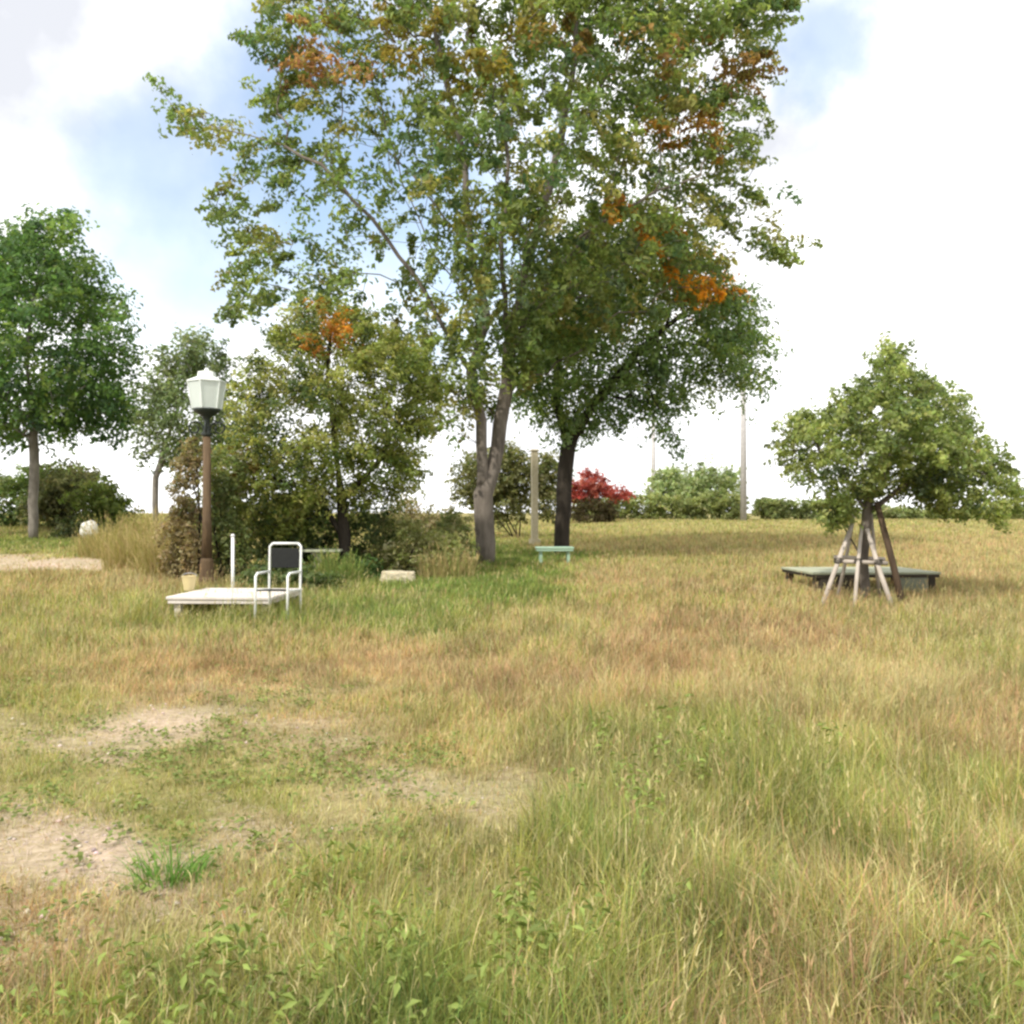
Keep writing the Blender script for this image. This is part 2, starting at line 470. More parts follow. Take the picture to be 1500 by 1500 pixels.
def leaves_np(cent, size, normal, c, aspect=.55, fold=.18):
    """folded leaf blades: centre, length, facing and colour of each"""
    n = len(cent)
    nr = normal / (np.linalg.norm(normal, axis=1, keepdims=True) + 1e-9)
    rv = rng.normal(size=(n, 3)); u = np.cross(nr, rv); u /= (np.linalg.norm(u, axis=1, keepdims=True) + 1e-9)
    v = np.cross(nr, u); s = size[:, None]
    V = np.stack((cent - u * s * .5, cent + v * s * aspect * .5 + nr * s * fold - u * s * .05, cent + u * s * .5 - nr * s * fold * .5,
                  cent - v * s * aspect * .5 + nr * s * fold - u * s * .05), 1)
    lp = np.array((0, 2, 1, 0, 3, 2)); loops = (np.arange(n)[:, None] * 4 + lp).ravel()
    return V.reshape(-1, 3), loops, np.full(2 * n, 3), np.repeat(c, 4, 0)


# broad-leaved weeds among the grass of the near foreground
x, y = wedge_points(34, 1.6, 8.0, 7.5, 1)
m = meadow(x, y); k = (rng.random(len(x)) < ss(.62, .85, m[:, 0] + (fbm(x, y, .9, 91) - .5) * .5)); x, y, m = x[k], y[k], m[k]
z = terrain(x, y)
for q in range(22):
    n = len(x)
    hh = m[:, 2] * rng.uniform(.2, .85, n); rr = rng.uniform(.02, .11, n); aa = rng.uniform(0, 6.283, n)
    cent = np.stack((x + rr * np.cos(aa), y + rr * np.sin(aa), z + hh), -1)
    nm = np.stack((np.cos(aa) * .6, np.sin(aa) * .6, np.full(n, 1.0)), -1) + rng.normal(0, .35, (n, 3))
    packs.append(leaves_np(cent, rng.uniform(.025, .06, n), nm, np.array((.23, .29, .075)) * rng.uniform(.6, 1.3, (n, 1)), .40))


def merge(pk):
    off = 0; Vs = []; Ls = []; Ss = []; Cs = []
    for V, lo, sz, cc in pk:
        Vs.append(V); Ls.append(lo + off); Ss.append(sz); Cs.append(cc); off += len(V)
    return np.concatenate(Vs), np.concatenate(Ls), np.concatenate(Ss), np.clip(np.concatenate(Cs), 0, .9)


# clover-like ground leaves over the short trodden turf
x, y = wedge_points(260, 2.6, 11, 5, 1)
m = meadow(x, y); k = (m[:, 2] < .2) & (rng.random(len(x)) < (1 - m[:, 3]) * ss(.4, .7, fbm(x, y, .6, 191))); x, y = x[k], y[k]; n = len(x)
for q in range(4):
    cent = np.stack((x + rng.normal(0, .03, n), y + rng.normal(0, .03, n), terrain(x, y) + rng.uniform(.01, .06, n)), -1)
    packs.append(leaves_np(cent, rng.uniform(.02, .045, n), np.array((0, 0, 1.)) + rng.normal(0, .3, (n, 3)), np.array((.20, .25, .07)) * rng.uniform(.6, 1.3, (n, 1)), .7))
V, lo, sz, cc = merge(packs)
grass = link('meadow_grass', np_mesh('meadow_grass', V, lo, sz, cc), GRASS_MAT)
tag(grass, 'tall dry meadow grass in straw, tan and green covering the field', 'grass', kind='stuff')
packs = None

# ------------------------------------------------------------------ trees and shrubs
LEAF = leaf_mat('tree leaves', trans=0.55, rough=0.5, spec=0.3)
BARK = mat('grey brown bark', (0.21, 0.18, 0.15), (0.095, 0.08, 0.066), rough=.9, scale=6, bump=.9, stretch=(1, 1, .25), spec=.15)
BARKD = mat('dark bark', (0.055, 0.045, 0.035), (0.025, 0.02, 0.016), rough=.9, scale=7, bump=.9, stretch=(1, 1, .25), spec=.15)
BARKL = mat('pale grey bark', (0.26, 0.235, 0.20), (0.13, 0.115, 0.095), rough=.9, scale=7, bump=.7, stretch=(1, 1, .3), spec=.15)


def poly_info(pts, poly):
    p = np.asarray(poly, float); q = np.roll(p, -1, 0)
    X = pts[:, 0][:, None]; Y = pts[:, 1][:, None]
    cond = ((p[:, 1] > Y) != (q[:, 1] > Y)) & (X < (q[:, 0] - p[:, 0]) * (Y - p[:, 1]) / (q[:, 1] - p[:, 1] + 1e-12) + p[:, 0])
    inside = cond.sum(1) % 2 == 1
    e = q - p; w = pts[:, None, :] - p[None]
    tt = np.clip((w * e).sum(-1) / ((e * e).sum(-1) + 1e-9), 0, 1)
    dist = np.linalg.norm(w - tt[..., None] * e, axis=-1).min(1)
    return inside, dist


def crown_centres(poly, d0, dhalf, n, sparse=(), gap=60, gapk=.5, seed=0):
    """leaf-cluster centres filling a crown whose outline has the photograph's shape and whose depth is real"""
    poly = np.asarray(poly, float)
    lo, hi = poly.min(0), poly.max(0); out = []; tot = 0
    probe = lo + rng.random((3000, 2)) * (hi - lo)
    ins, ds = poly_info(probe, poly); dmax = ds[ins].max()
    while tot < n:
        q = lo + rng.random((n * 3, 2)) * (hi - lo)
        ins, ds = poly_info(q, poly); q, ds = q[ins], ds[ins]
        th = dhalf * np.sqrt(np.clip(ds / dmax, .02, 1))
        u = rng.uniform(-1, 1, len(q)); off = th * np.sign(u) * np.abs(u) ** .75
        pr = np.ones(len(q))
        for (sx, sy, sr, k) in sparse:
            pr *= 1 - k * np.exp(-(((q[:, 0] - sx) ** 2 + (q[:, 1] - sy) ** 2) / sr ** 2))
        nn = .6 * vnoise(q[:, 0] + off * 40, q[:, 1] - off * 25, gap, seed) + .4 * vnoise(q[:, 0] - off * 60, q[:, 1] + off * 30, gap / 2.2, seed + 5)
        pr *= ss(.5 - .32, .5 + .12, nn) * gapk + (1 - gapk)
        k = rng.random(len(q)) < pr
        q, off = q[k], off[k]
        d = d0 + off
        out.append(np.stack(((q[:, 0] - 750) / F * d, d, EYE + (750 - q[:, 1]) / F * d, q[:, 0], q[:, 1]), -1)); tot += len(q)
    return np.concatenate(out)[:n]


def grow(limbs, targets, rtip=.009, expo=1.95, rbase=None, bf=.30, jit=.10):
    """limbs: polylines of points, the first is the trunk; targets are joined to the nearest limb or branch"""
    pos = []; par = []; plen = []

    def add(p, pa):
        pos.append(np.array(p, float)); par.append(pa)
        plen.append(0 if pa < 0 else plen[pa] + np.linalg.norm(pos[-1] - pos[pa]))
        return len(pos) - 1
    for li, lb in enumerate(limbs):
        if li == 0:
            pr = add(lb[0], -1)
        else:
            A = np.array(pos); pr = int(np.argmin(np.linalg.norm(A - np.array(lb[0]), axis=1)))
        for p in lb[1:]:
            a = pos[pr].copy(); bb = np.array(p, float); steps = max(1, int(np.linalg.norm(bb - a) / .45))
            for s in range(1, steps + 1):
                pr = add(a + (bb - a) * s / steps + (rng.normal(0, .025, 3) if s < steps else 0), pr)
    nfix = len(pos)
    cap = nfix + 3 * len(targets) + 10
    A = np.zeros((cap, 3)); A[:nfix] = pos; PL = np.zeros(cap); PL[:nfix] = plen
    allow = np.zeros(cap, bool); allow[:nfix] = True
    zmin = np.array(limbs[0][-1])[2] - .35 * (np.array(limbs[0][-1])[2] - np.array(limbs[0][0])[2])
    allow[:nfix] = A[:nfix, 2] > zmin
    dist = np.array([np.linalg.norm(A[:nfix] - tt, axis=1).min() for tt in targets])
    for ti in np.argsort(dist):
        tt = targets[ti]; n = len(pos)
        cost = np.linalg.norm(A[:n] - tt, axis=1) + bf * PL[:n] + np.where(allow[:n], 0, 1e3)
        pr = int(np.argmin(cost)); a = pos[pr].copy(); ln = np.linalg.norm(tt - a)
        for s in ((1 / 3, 2 / 3, 1) if ln > .5 else (1,)):
            p = a + (tt - a) * s
            if s < 1:
                p = p + rng.normal(0, jit * ln, 3) * .5; p[2] += .10 * ln * math.sin(math.pi * s)
            pr = add(p, pr); A[len(pos) - 1] = pos[-1]; PL[len(pos) - 1] = plen[-1]; allow[len(pos) - 1] = True
    n = len(pos); kids = [[] for _ in range(n)]
    for i in range(n):
        if par[i] >= 0: kids[par[i]].append(i)
    r = np.zeros(n)
    for i in reversed(range(n)):
        s = sum(r[k] ** expo for k in kids[i])
        r[i] = max(rtip, s ** (1 / expo) if s else rtip)
    if rbase:
        r = np.maximum(rbase * (r / r[0]) ** 1.22, rtip * .8)
    mb = MB()
    for st in [0] + [i for i in range(n) if par[i] >= 0 and i != max(kids[par[i]], key=lambda q: r[q])]:
        chain = [st] if par[st] < 0 else [par[st], st]
        while kids[chain[-1]]:
            chain.append(max(kids[chain[-1]], key=lambda q: r[q]))
        rr = [r[c] for c in chain]
        if par[st] >= 0: rr[0] = min(rr[0], rr[1] * 1.25)
        mb.tube([pos[c] for c in chain], rr, n=10 if max(rr) > .12 else (6 if max(rr) > .03 else 4), caps=max(rr) > .03)
    return mb


def foliage(cent, per, rad, size, cols, seedcol=0.2, flat=.8, updir=.5, middle=None, spray=1.5, mixcol=None):
    """leaf sprays at the centres, reaching outward from the middle of the crown; each spray has its own tint"""
    n = len(cent); k = rng.integers(int(per * .55), int(per * 1.45) + 1, n)
    idx = np.repeat(np.arange(n), k); m = len(idx)
    mid = cent[:, :3].mean(0) if middle is None else np.array(middle)
    ax = cent[:, :3] - mid; ax /= np.linalg.norm(ax, axis=1, keepdims=True) + 1e-9
    ax = ax + rng.normal(0, .45, (n, 3)); ax /= np.linalg.norm(ax, axis=1, keepdims=True)
    off = rng.normal(size=(m, 3)); off /= np.linalg.norm(off, axis=1, keepdims=True)
    off *= (rng.random((m, 1)) ** .5) * rad * .8
    t = rng.uniform(-1, 1, m); taper = 1 - .55 * np.clip(t, 0, 1)
    sc = rng.uniform(.55, 1.35, n)[idx]
    off = (off * taper[:, None] + ax[idx] * (t * rad * spray * .8)[:, None]) * sc[:, None]; off[:, 2] *= flat
    off[:, 2] -= .22 * rad * np.clip(t, 0, 1) ** 2
    c = cent[idx, :3] + off
    nm = off / rad * .7 + rng.normal(0, .55, (m, 3)); nm[:, 2] += updir
    base = cols[idx]
    if mixcol is not None:
        w = (rng.random((m, 1)) < .35) * rng.uniform(.4, 1, (m, 1)); base = base * (1 - w) + np.array(mixcol) * w
    cc = base * rng.uniform(1 - seedcol, 1 + seedcol, (m, 1)) * (1 + rng.normal(0, .05, (m, 3)))
    return leaves_np(c, size * rng.uniform(.55, 1.4, m), nm, np.clip(cc, .003, .9))


def tints(cent, palette, weights, scale=2.0, seed=0):
    n = len(cent); pal = np.array(palette)
    w = np.array(weights, float); w = np.cumsum(w / w.sum())
    v = .55 * rng.random(n) + .45 * np.clip((fbm(cent[:, 0] * 1.3 + cent[:, 1], cent[:, 2] * 1.3 - .5 * cent[:, 1], scale, seed) - .22) / .56, 0, 1)
    ix = np.clip(np.searchsorted(w, v), 0, len(pal) - 1)
    c = pal[ix] * rng.uniform(.72, 1.3, (n, 1))
    return (c * .84 + c.mean(1, keepdims=True) * .16) * 1.24


def place_root(name, label, cat, base, group=None):
    return thing(name, label, cat, base, 0, group)


def local(pk, base):
    V, lo, sz, cc = pk
    return (V - np.array(base), lo, sz, cc)


def add_leaf_part(name, packs, root, base, m=LEAF):
    V, lo, sz, cc = merge(packs)
    return link(name, np_mesh(name, V - np.array(base), lo, sz, cc), m, root)


def add_wood_part(name, mb, root, base, m):
    mb.v = [Vector(v) - Vector(base) for v in mb.v]
    return mb.build(name, m, root, smooth=True)


def tree(name, label, poly, d0, dhalf, n, trunk, limbs, pal, wts, per=40, rad=.5, size=.11, sparse=(), gapk=.6, gap=60,
         rbase=.3, bark=BARK, twig=.5, accents=(), rtip=.010, group=None, cat='tree', flat=.75, seed=0, leafpart='crown', bf=.3, base_d=None):
    base = G(trunk[0][0], base_d or d0)
    cent = crown_centres(poly, d0, dhalf, n, sparse, gap, gapk, seed)
    cols = tints(cent, pal, wts, seed=seed)
    root = place_root(name, label, cat, base, group)
    dd = base_d or d0

    def to3(l):
        return [np.array(P(p[0], p[1], dd + (p[2] if len(p) > 2 else 0))) for p in l]
    tk = [np.array(base) - np.array((0, 0, .15))] + to3(trunk[1:])
    sel = rng.choice(n, int(n * twig), replace=False)
    mb = grow([tk] + [to3(l) for l in limbs], cent[sel, :3], rbase=rbase, rtip=rtip, bf=bf)
    add_wood_part('trunk', mb, root, base, bark)
    rest = np.ones(n, bool); clumps = []
    for (ax, ay, ar, ac, front) in accents:      # whole clumps that have already turned colour
        k = (rng.random(n) < .8 * np.exp(-(np.hypot(cent[:, 3] - ax, cent[:, 4] - ay) / (ar * 1.15)) ** 2)) & (cent[:, 1] < d0 + front) & rest
        if k.sum() < 2: continue
        rest &= ~k
        clumps.append((foliage(cent[k], per * 1.1, rad * .9, size, np.array([ac]) * rng.uniform(.6, 1.35, (k.sum(), 1)), flat=flat, middle=cent[:, :3].mean(0), mixcol=(.26, .23, .05)), ac))
    crown = add_leaf_part(leafpart, [foliage(cent[rest], per, rad, size, cols[rest], flat=flat)], root, base)
    for pk, ac in clumps:
        c = add_leaf_part('autumn_foliage', [pk], crown, (base))
        c['label'] = 'clump of orange brown autumn leaves' if ac[0] > .3 else 'clump of browning leaves'
    return root


ORANGE = (.74, .31, .025); BROWN = (.30, .15, .05); RUST = (.33, .10, .04); PEACH = (.60, .30, .16)
pal_main = [(.09, .155, .06), (.14, .20, .05), (.20, .25, .055), (.27, .26, .06), (.13, .19, .09)]
# the big tree in the middle
tree('broadleaf_tree', 'tallest tree at the centre, forked grey trunk and orange clumps in a wide green crown',
     [(395, 0), (392, 45), (345, 50), (400, 90), (430, 112), (372, 130), (385, 165), (400, 200), (330, 185), (270, 150), (230, 115), (245, 160), (275, 195),
      (320, 215), (365, 225), (350, 262), (310, 285), (318, 330), (345, 365), (330, 400), (322, 450), (350, 475), (420, 440), (480, 480), (560, 490),
      (590, 560), (615, 635), (680, 665), (740, 600), (775, 560), (820, 560), (880, 490), (980, 450), (1050, 430), (1060, 400), (1085, 350),
      (1135, 385), (1180, 358), (1112, 335), (1145, 310), (1158, 280), (1100, 270), (1062, 262), (1115, 230), (1122, 170), (1095, 132), (1130, 105),
      (1115, 62), (1165, 22), (1175, -20), (1150, -80), (1020, -160), (820, -215), (620, -190), (470, -110)],
     22.5, 4.2, 2000, [(710, 825), (709, 760), (707, 690), (705, 615)],
     [[(705, 615), (690, 545, -.3), (650, 480, -.6), (605, 400, -.8), (545, 320, -1), (470, 250, -1)],
      [(690, 545, -.3), (715, 470, .6), (690, 370, .9), (680, 230, 1.1), (640, 60, 1.0), (620, -60, 1.0)],
      [(709, 715), (729, 655, .3), (738, 590, .4), (746, 510, .3), (768, 400, .2), (810, 260, 0), (840, 100, 0), (850, -60, 0)],
      [(772, 400, .2), (860, 340, -1.0), (960, 280, -1.6), (1060, 250, -1.6)],
      [(690, 370, .9), (600, 250, 2), (520, 170, 2.4), (430, 130, 2.4)],
      [(545, 320, -1), (470, 240, -1.2), (390, 205, -1), (300, 180, -.8)],
      [(715, 470, .6), (640, 380, .2), (590, 270, 0), (560, 160, 0)], [(750, 510, .3), (735, 380, -1.2), (745, 240, -1.6), (730, 90, -1.6)], [(750, 510, .3), (800, 420, 1.4), (880, 320, 2), (930, 190, 2.2)]],
     pal_main, [2.2, 2.6, 2.2, 1.5, 1.5], per=50, rad=.37, size=.155,
     sparse=((500, 150, 130, .55), (430, 330, 120, .6), (560, 300, 110, .6), (620, 400, 90, .6), (430, 420, 60, .4), (1060, 90, 50, .7), (1000, 240, 60, .5), (560, 430, 70, .7),
             (830, 190, 60, .5), (680, 560, 60, .5)),
     twig=.8, gapk=.93, gap=62, rbase=.25, accents=((1025, 425, 42, ORANGE, 9), (912, 315, 34, (.42, .18, .025), 1), (1000, 195, 42, (.38, .20, .04), 9), (1085, 110, 40, (.34, .20, .07), 9),
                                           (468, 75, 42, (.45, .25, .12), 9), (600, 50, 50, (.25, .19, .04), 1), (840, 60, 36, (.24, .16, .05), 0), (720, 70, 50, (.27, .22, .05), 1)),
     seed=4)
pal_dark = [(.11, .18, .07), (.15, .23, .06), (.22, .29, .06), (.15, .215, .09)]
tree('broadleaf_tree', 'dense dark green tree with a thin dark trunk just right of the tallest tree',
     [(755, 600), (762, 500), (800, 400), (850, 330), (930, 300), (1010, 350), (1070, 400), (1100, 450), (1112, 500), (1120, 555), (1088, 592), (1060, 560), (1030, 585),
      (985, 592), (975, 625), (1005, 665), (975, 650), (940, 605), (900, 625), (862, 645), (820, 640), (780, 600)],
     26.5, 3.0, 900, [(822, 790), (826, 720), (832, 655)],
     [[(832, 655), (815, 590), (820, 520), (850, 440)], [(832, 655), (870, 590, -.4), (930, 520, -.6), (1000, 460, -.8)], [(930, 520, -.6), (960, 590, -1), (995, 650, -1)]],
     pal_dark, [3, 3, 1.6, 1.5], per=48, rad=.55, size=.14, gapk=.55, rbase=.23, bark=BARKD, accents=((1028, 425, 34, ORANGE, 9),), seed=14)
pal_left = [(.06, .125, .04), (.09, .17, .04), (.15, .23, .04), (.065, .12, .065)]
tree('broadleaf_tree', 'dense deep green tree with a slim grey trunk, cut by the left picture edge',
     [(-190, 470), (-150, 400), (-80, 350), (0, 335), (55, 330), (82, 302), (108, 325), (112, 365), (140, 395), (172, 425), (185, 470), (200, 515), (182, 555), (200, 590),
      (195, 625), (150, 640), (95, 632), (50, 645), (-20, 640), (-110, 635), (-180, 580)],
     33, 4.4, 950, [(50, 785), (50, 700), (50, 620)], [[(50, 620), (40, 540), (45, 450), (75, 340)], [(50, 620), (90, 560), (150, 500)], [(50, 620), (-20, 560), (-90, 480)]],
     pal_left, [2.5, 3, 2, 1.5], per=48, rad=.72, size=.19, gapk=.5, rbase=.17, bark=BARKL, seed=24)
pal_grey = [(.10, .14, .07), (.15, .20, .08), (.21, .25, .11)]
tree('broadleaf_tree', 'small grey green tree standing behind the white lantern of the street lamp',
     [(200, 605), (218, 545), (243, 502), (258, 530), (270, 478), (298, 488), (304, 520), (324, 498), (338, 540), (352, 600), (345, 655), (300, 682), (268, 672), (240, 682), (198, 662), (216, 632)],
     31, 1.9, 360, [(228, 745), (228, 700), (240, 655)], [[(240, 655), (260, 600), (275, 530)], [(240, 655), (300, 620), (320, 560)]],
     pal_grey, [2, 2.5, 2], per=34, rad=.45, size=.15, gapk=.75, gap=45, rbase=.11, bark=BARKL, seed=34)
pal_olive = [(.12, .165, .035), (.20, .235, .04), (.29, .30, .07), (.08, .12, .035)]
tree('broadleaf_tree', 'bushy olive green tree with one orange tip between the street lamp and the tallest tree',
     [(330, 600), (365, 545), (392, 500), (425, 452), (480, 440), (540, 468), (600, 500), (636, 550), (640, 600), (610, 640), (612, 690), (588, 735), (545, 732), (490, 748),
      (430, 790), (330, 780), (300, 730), (308, 665), (350, 645)],
     18.5, 1.7, 1000, [(500, 845), (505, 790), (500, 735)], [[(500, 735), (490, 650), (480, 560), (485, 480)], [(500, 735), (430, 680), (370, 640)], [(500, 735), (560, 670), (600, 590)],
      [(505, 790), (470, 730), (400, 700), (350, 720)]],
     pal_olive, [2.4, 2.4, 2.0, 2.0], per=52, rad=.30, size=.085, gapk=.62, gap=50, rbase=.13, bark=BARKD,
     sparse=((480, 620, 26, .7), (420, 630, 30, .7), (340, 600, 30, .5)), accents=((490, 482, 26, (.55, .24, .035), 9), (345, 690, 26, (.22, .14, .04), 0)), seed=44)
pal_right = [(.12, .165, .05), (.19, .24, .06), (.29, .33, .09), (.08, .11, .045)]
tree('broadleaf_tree', 'small round topped olive tree on the right, propped up by wooden stakes',
     [(1130, 655), (1150, 615), (1185, 603), (1212, 606), (1228, 578), (1262, 562), (1282, 540), (1270, 514), (1292, 528), (1300, 496), (1311, 524), (1326, 500), (1330, 538), (1360, 552), (1396, 568), (1422, 606),
      (1442, 645), (1462, 652), (1480, 668), (1486, 700), (1500, 722), (1484, 748), (1455, 766), (1430, 765), (1395, 752), (1350, 742), (1325, 720), (1295, 745), (1268, 722), (1242, 772),
      (1216, 765), (1200, 728), (1178, 712), (1150, 688)],
     14.2, 1.5, 780, [(1266, 880), (1264, 820), (1270, 752)], [[(1270, 752), (1240, 700), (1200, 660)], [(1270, 752), (1290, 660), (1305, 580)], [(1270, 752), (1340, 700, -.2), (1420, 700, -.2)], [(1264, 820), (1225, 752, .2), (1205, 715, .3)]],
     pal_right, [2.2, 2.8, 2.2, 1.6], per=46, rad=.21, size=.075, gapk=.8, gap=42, rbase=.085, bark=BARK, rtip=.006, seed=54,
     sparse=((1300, 770, 30, .6),))


def shrub(name, label, blobs, d0, n, pal, wts, size, rad=.3, per=36, bark=BARKD, gapk=.3, group=None, cat='shrub', stems=5, seed=0, sink=0.1):
    """blobs: (px, py, rx, ry) ellipses of the outline"""
    bx = np.mean([q[0] for q in blobs]); base = G(bx, d0)
    root = place_root(name, label, cat, base, group)
    cs = []
    area = np.array([q[2] * q[3] for q in blobs], float); cnt = np.maximum(3, (n * area / area.sum()).astype(int))
    sc = d0 / F
    for (px, py, rx, ry), k in zip(blobs, cnt):
        u = rng.normal(size=(k, 3)); u /= np.linalg.norm(u, axis=1, keepdims=True); u *= rng.uniform(.35, 1, (k, 1)) ** .5
        c = np.array(P(px, py, d0)) + u * np.array((rx * sc, rx * sc * .8, ry * sc))
        cs.append(c)
    cent = np.concatenate(cs); cent = cent[cent[:, 2] > terrain(cent[:, 0], cent[:, 1]) + .03]
    cols = tints(cent, pal, wts, scale=1.2, seed=seed)
    add_leaf_part('foliage', [foliage(cent, per, rad, size, cols)], root, base)
    mb = MB()
    for i in range(stems):
        tgt = cent[rng.integers(len(cent))]; a = np.array(base) + np.array((rng.normal(0, .12), rng.normal(0, .12), -.05))
        mid = (a + tgt) / 2 + rng.normal(0, .1, 3)
        mb.tube([a, mid, tgt], [.03, .022, .008], n=6)
    add_wood_part('stem', mb, root, base, bark)
    return root


pal_shr = [(.11, .165, .05), (.16, .22, .06), (.22, .26, .08)]
# the shrubs on the left behind the sandy path
shrub('shrub', 'large dark shrub behind the trunk of the tree at the left picture edge', [(30, 725, 70, 44), (-60, 715, 60, 50), (80, 712, 50, 34)], 41, 260, pal_shr, [3, 2, 1.2], .22, .55, seed=1)
shrub('shrub', 'brownish shrub right of the slim grey trunk on the left', [(100, 722, 52, 40), (75, 740, 40, 30)], 39, 150, [(.12, .13, .05), (.18, .18, .07), (.11, .15, .045)], [2, 2, 2], .2, .5, seed=2)
shrub('shrub', 'bright yellow green shrub at the right end of the shrubs on the left', [(145, 735, 36, 30), (165, 752, 30, 24)], 37, 100, [(.14, .19, .03), (.19, .22, .05)], [2, 2], .18, .4, seed=3)
shrub('shrub', 'low dark shrub around the foot of the white boulder', [(118, 778, 34, 18)], 33.5, 50, [(.05, .07, .02), (.08, .09, .03)], [2, 1], .14, .3, seed=4)
shrub('shrub', 'withered tan shrub close against the left side of the street lamp post', [(272, 720, 20, 62), (262, 800, 30, 56), (284, 668, 16, 28)], 16.9, 200,
      [(.26, .20, .10), (.32, .25, .13), (.18, .14, .06), (.17, .17, .06)], [2, 2, 1.6, 1], .075, .17, 30, seed=5)
shrub('shrub', 'brown leaved shrub right behind the street lamp post', [(332, 695, 30, 40), (322, 770, 28, 60), (345, 810, 24, 40)], 17.5, 220,
      [(.24, .19, .08), (.15, .19, .06), (.20, .235, .07), (.28, .22, .11)], [1.5, 2, 2, 1], .075, .18, 30, seed=6)
shrub('shrub', 'dark green shrub under the bushy olive tree behind the white chair', [(375, 765, 66, 60), (440, 775, 60, 56), (540, 785, 50, 50)], 19.4, 380, [(.085, .125, .04), (.13, .18, .055)], [1, 1], .085, .22, 40, seed=7)
shrub('shrub', 'fresh green shrub right of the pale topped table', [(520, 845, 36, 30), (545, 862, 26, 20)], 18.2, 110, [(.07, .135, .035), (.10, .17, .04)], [1, 1], .085, .2, 34, seed=8)
shrub('shrub', 'olive brown shrub in front of the left side of the tallest tree trunk', [(590, 810, 46, 56), (645, 822, 46, 48), (575, 850, 34, 30), (620, 850, 50, 30)], 19.0, 420, [(.31, .30, .12), (.24, .26, .08), (.38, .34, .19), (.18, .22, .07)], [2, 2, 1.6, 1.4], .08, .24, 34, seed=9)
shrub('shrub', 'pale dry shrub above the olive brown one beside the tallest trunk', [(600, 758, 36, 30), (655, 770, 36, 28)], 23.5, 120, [(.34, .28, .16), (.24, .22, .09)], [1, 1], .09, .24, 30, seed=10)
shrub('round_shrub', 'round dark olive shrub seen between the two dark trunks', [(735, 692, 44, 42), (700, 700, 36, 38), (800, 695, 24, 32), (738, 738, 42, 26), (800, 735, 20, 26)], 36, 380, [(.17, .175, .06), (.22, .22, .08), (.13, .15, .05)], [2, 1.5, 1.5], .16, .42, 40, seed=11)
shrub('red_shrub', 'dark red leaved shrub at the left end of the far hedge', [(862, 712, 30, 22), (893, 720, 24, 10), (848, 722, 22, 18), (915, 725, 14, 6)], 57, 170, [(.46, .08, .06), (.34, .055, .045), (.52, .16, .11)], [2, 2, 1], .16, .36, 40, seed=12)
shrub('shrub', 'small dark brown shrub below the red leaved shrub', [(868, 750, 36, 20)], 56, 110, [(.06, .05, .02), (.09, .07, .03)], [1, 1], .15, .32, 36, seed=13)
FAR = 'light green trees beyond the far hedge'
shrub('round_tree', 'smaller left one of two light green trees beyond the far hedge', [(982, 716, 30, 28)], 72, 90, [(.26, .32, .14), (.30, .35, .16)], [1, 1], .3, .75, 40, cat='tree', group=FAR, seed=14)
shrub('round_tree', 'larger right one of two light green trees beyond the far hedge', [(1042, 712, 42, 36), (1020, 728, 40, 26)], 70, 140, [(.25, .31, .13), (.29, .34, .15)], [1, 1], .3, .8, 40, cat='tree', group=FAR, seed=15)


def hedge(label, px0, px1, top, d0, pal, wts, seed):
    xa = (px0 - 750) / F * d0; xb = (px1 - 750) / F * d0; base = G((px0 + px1) / 2, d0)
    zt = EYE + (750 - top) / F * d0
    root = place_root('hedge', label, 'hedge', base, 'far hedges along the field edge')
    n = int((xb - xa) * 34)
    x = rng.uniform(xa, xb, n); y = d0 + rng.uniform(-.7, .7, n); z0 = terrain(x, y)
    z = z0 + rng.random(n) ** .8 * (zt - z0 - .15 + (vnoise(x, y * 0, 1.6, seed) - .5) * .7)
    cent = np.stack((x, y, z), -1)
    add_leaf_part('foliage', [foliage(cent, 36, .4, .22, tints(cent, pal, wts, 1.5, seed))], root, base)
    for xx in np.arange(xa + .3, xb, 1.1):
        mb = MB()
        mb.tube([(xx, d0, float(terrain(xx, d0)) - .05), (xx + rng.normal(0, .08), d0 + rng.normal(0, .1), zt - .5)], [.05, .02], n=6)
        add_wood_part('stem', mb, root, base, BARKD)


pal_h = [(.19, .23, .08), (.25, .28, .09), (.33, .33, .13)]
hedge('long far hedge between the red leaved shrub and the tall utility pole', 840, 1092, 722, 62, pal_h, [2, 2, 1], 3)
shrub('shrub', 'low dark green shrub behind the right end of the white platform', [(400, 848, 44, 26), (440, 850, 36, 26), (480, 856, 24, 20)], 15.6, 150, [(.09, .13, .04), (.13, .18, .055), (.18, .22, .07)], [2, 2, 1], .075, .17, 30, seed=16)
shrub('shrub', 'pale olive bush directly left of the foot of the tallest trunk', [(662, 800, 30, 54), (678, 838, 26, 36)], 20.6, 170, [(.24, .24, .09), (.18, .21, .07), (.32, .29, .15)], [2, 2, 1], .08, .2, 30, seed=17)
hedge('short far hedge just right of the tall utility pole', 1112, 1250, 728, 62.6, pal_h, [2, 2, .8], 5)
hedge('far hedge behind the right tree, running out of the right picture edge', 1262, 1640, 742, 63.5, [(.22, .26, .10), (.28, .31, .12)], [1, 1], 8)

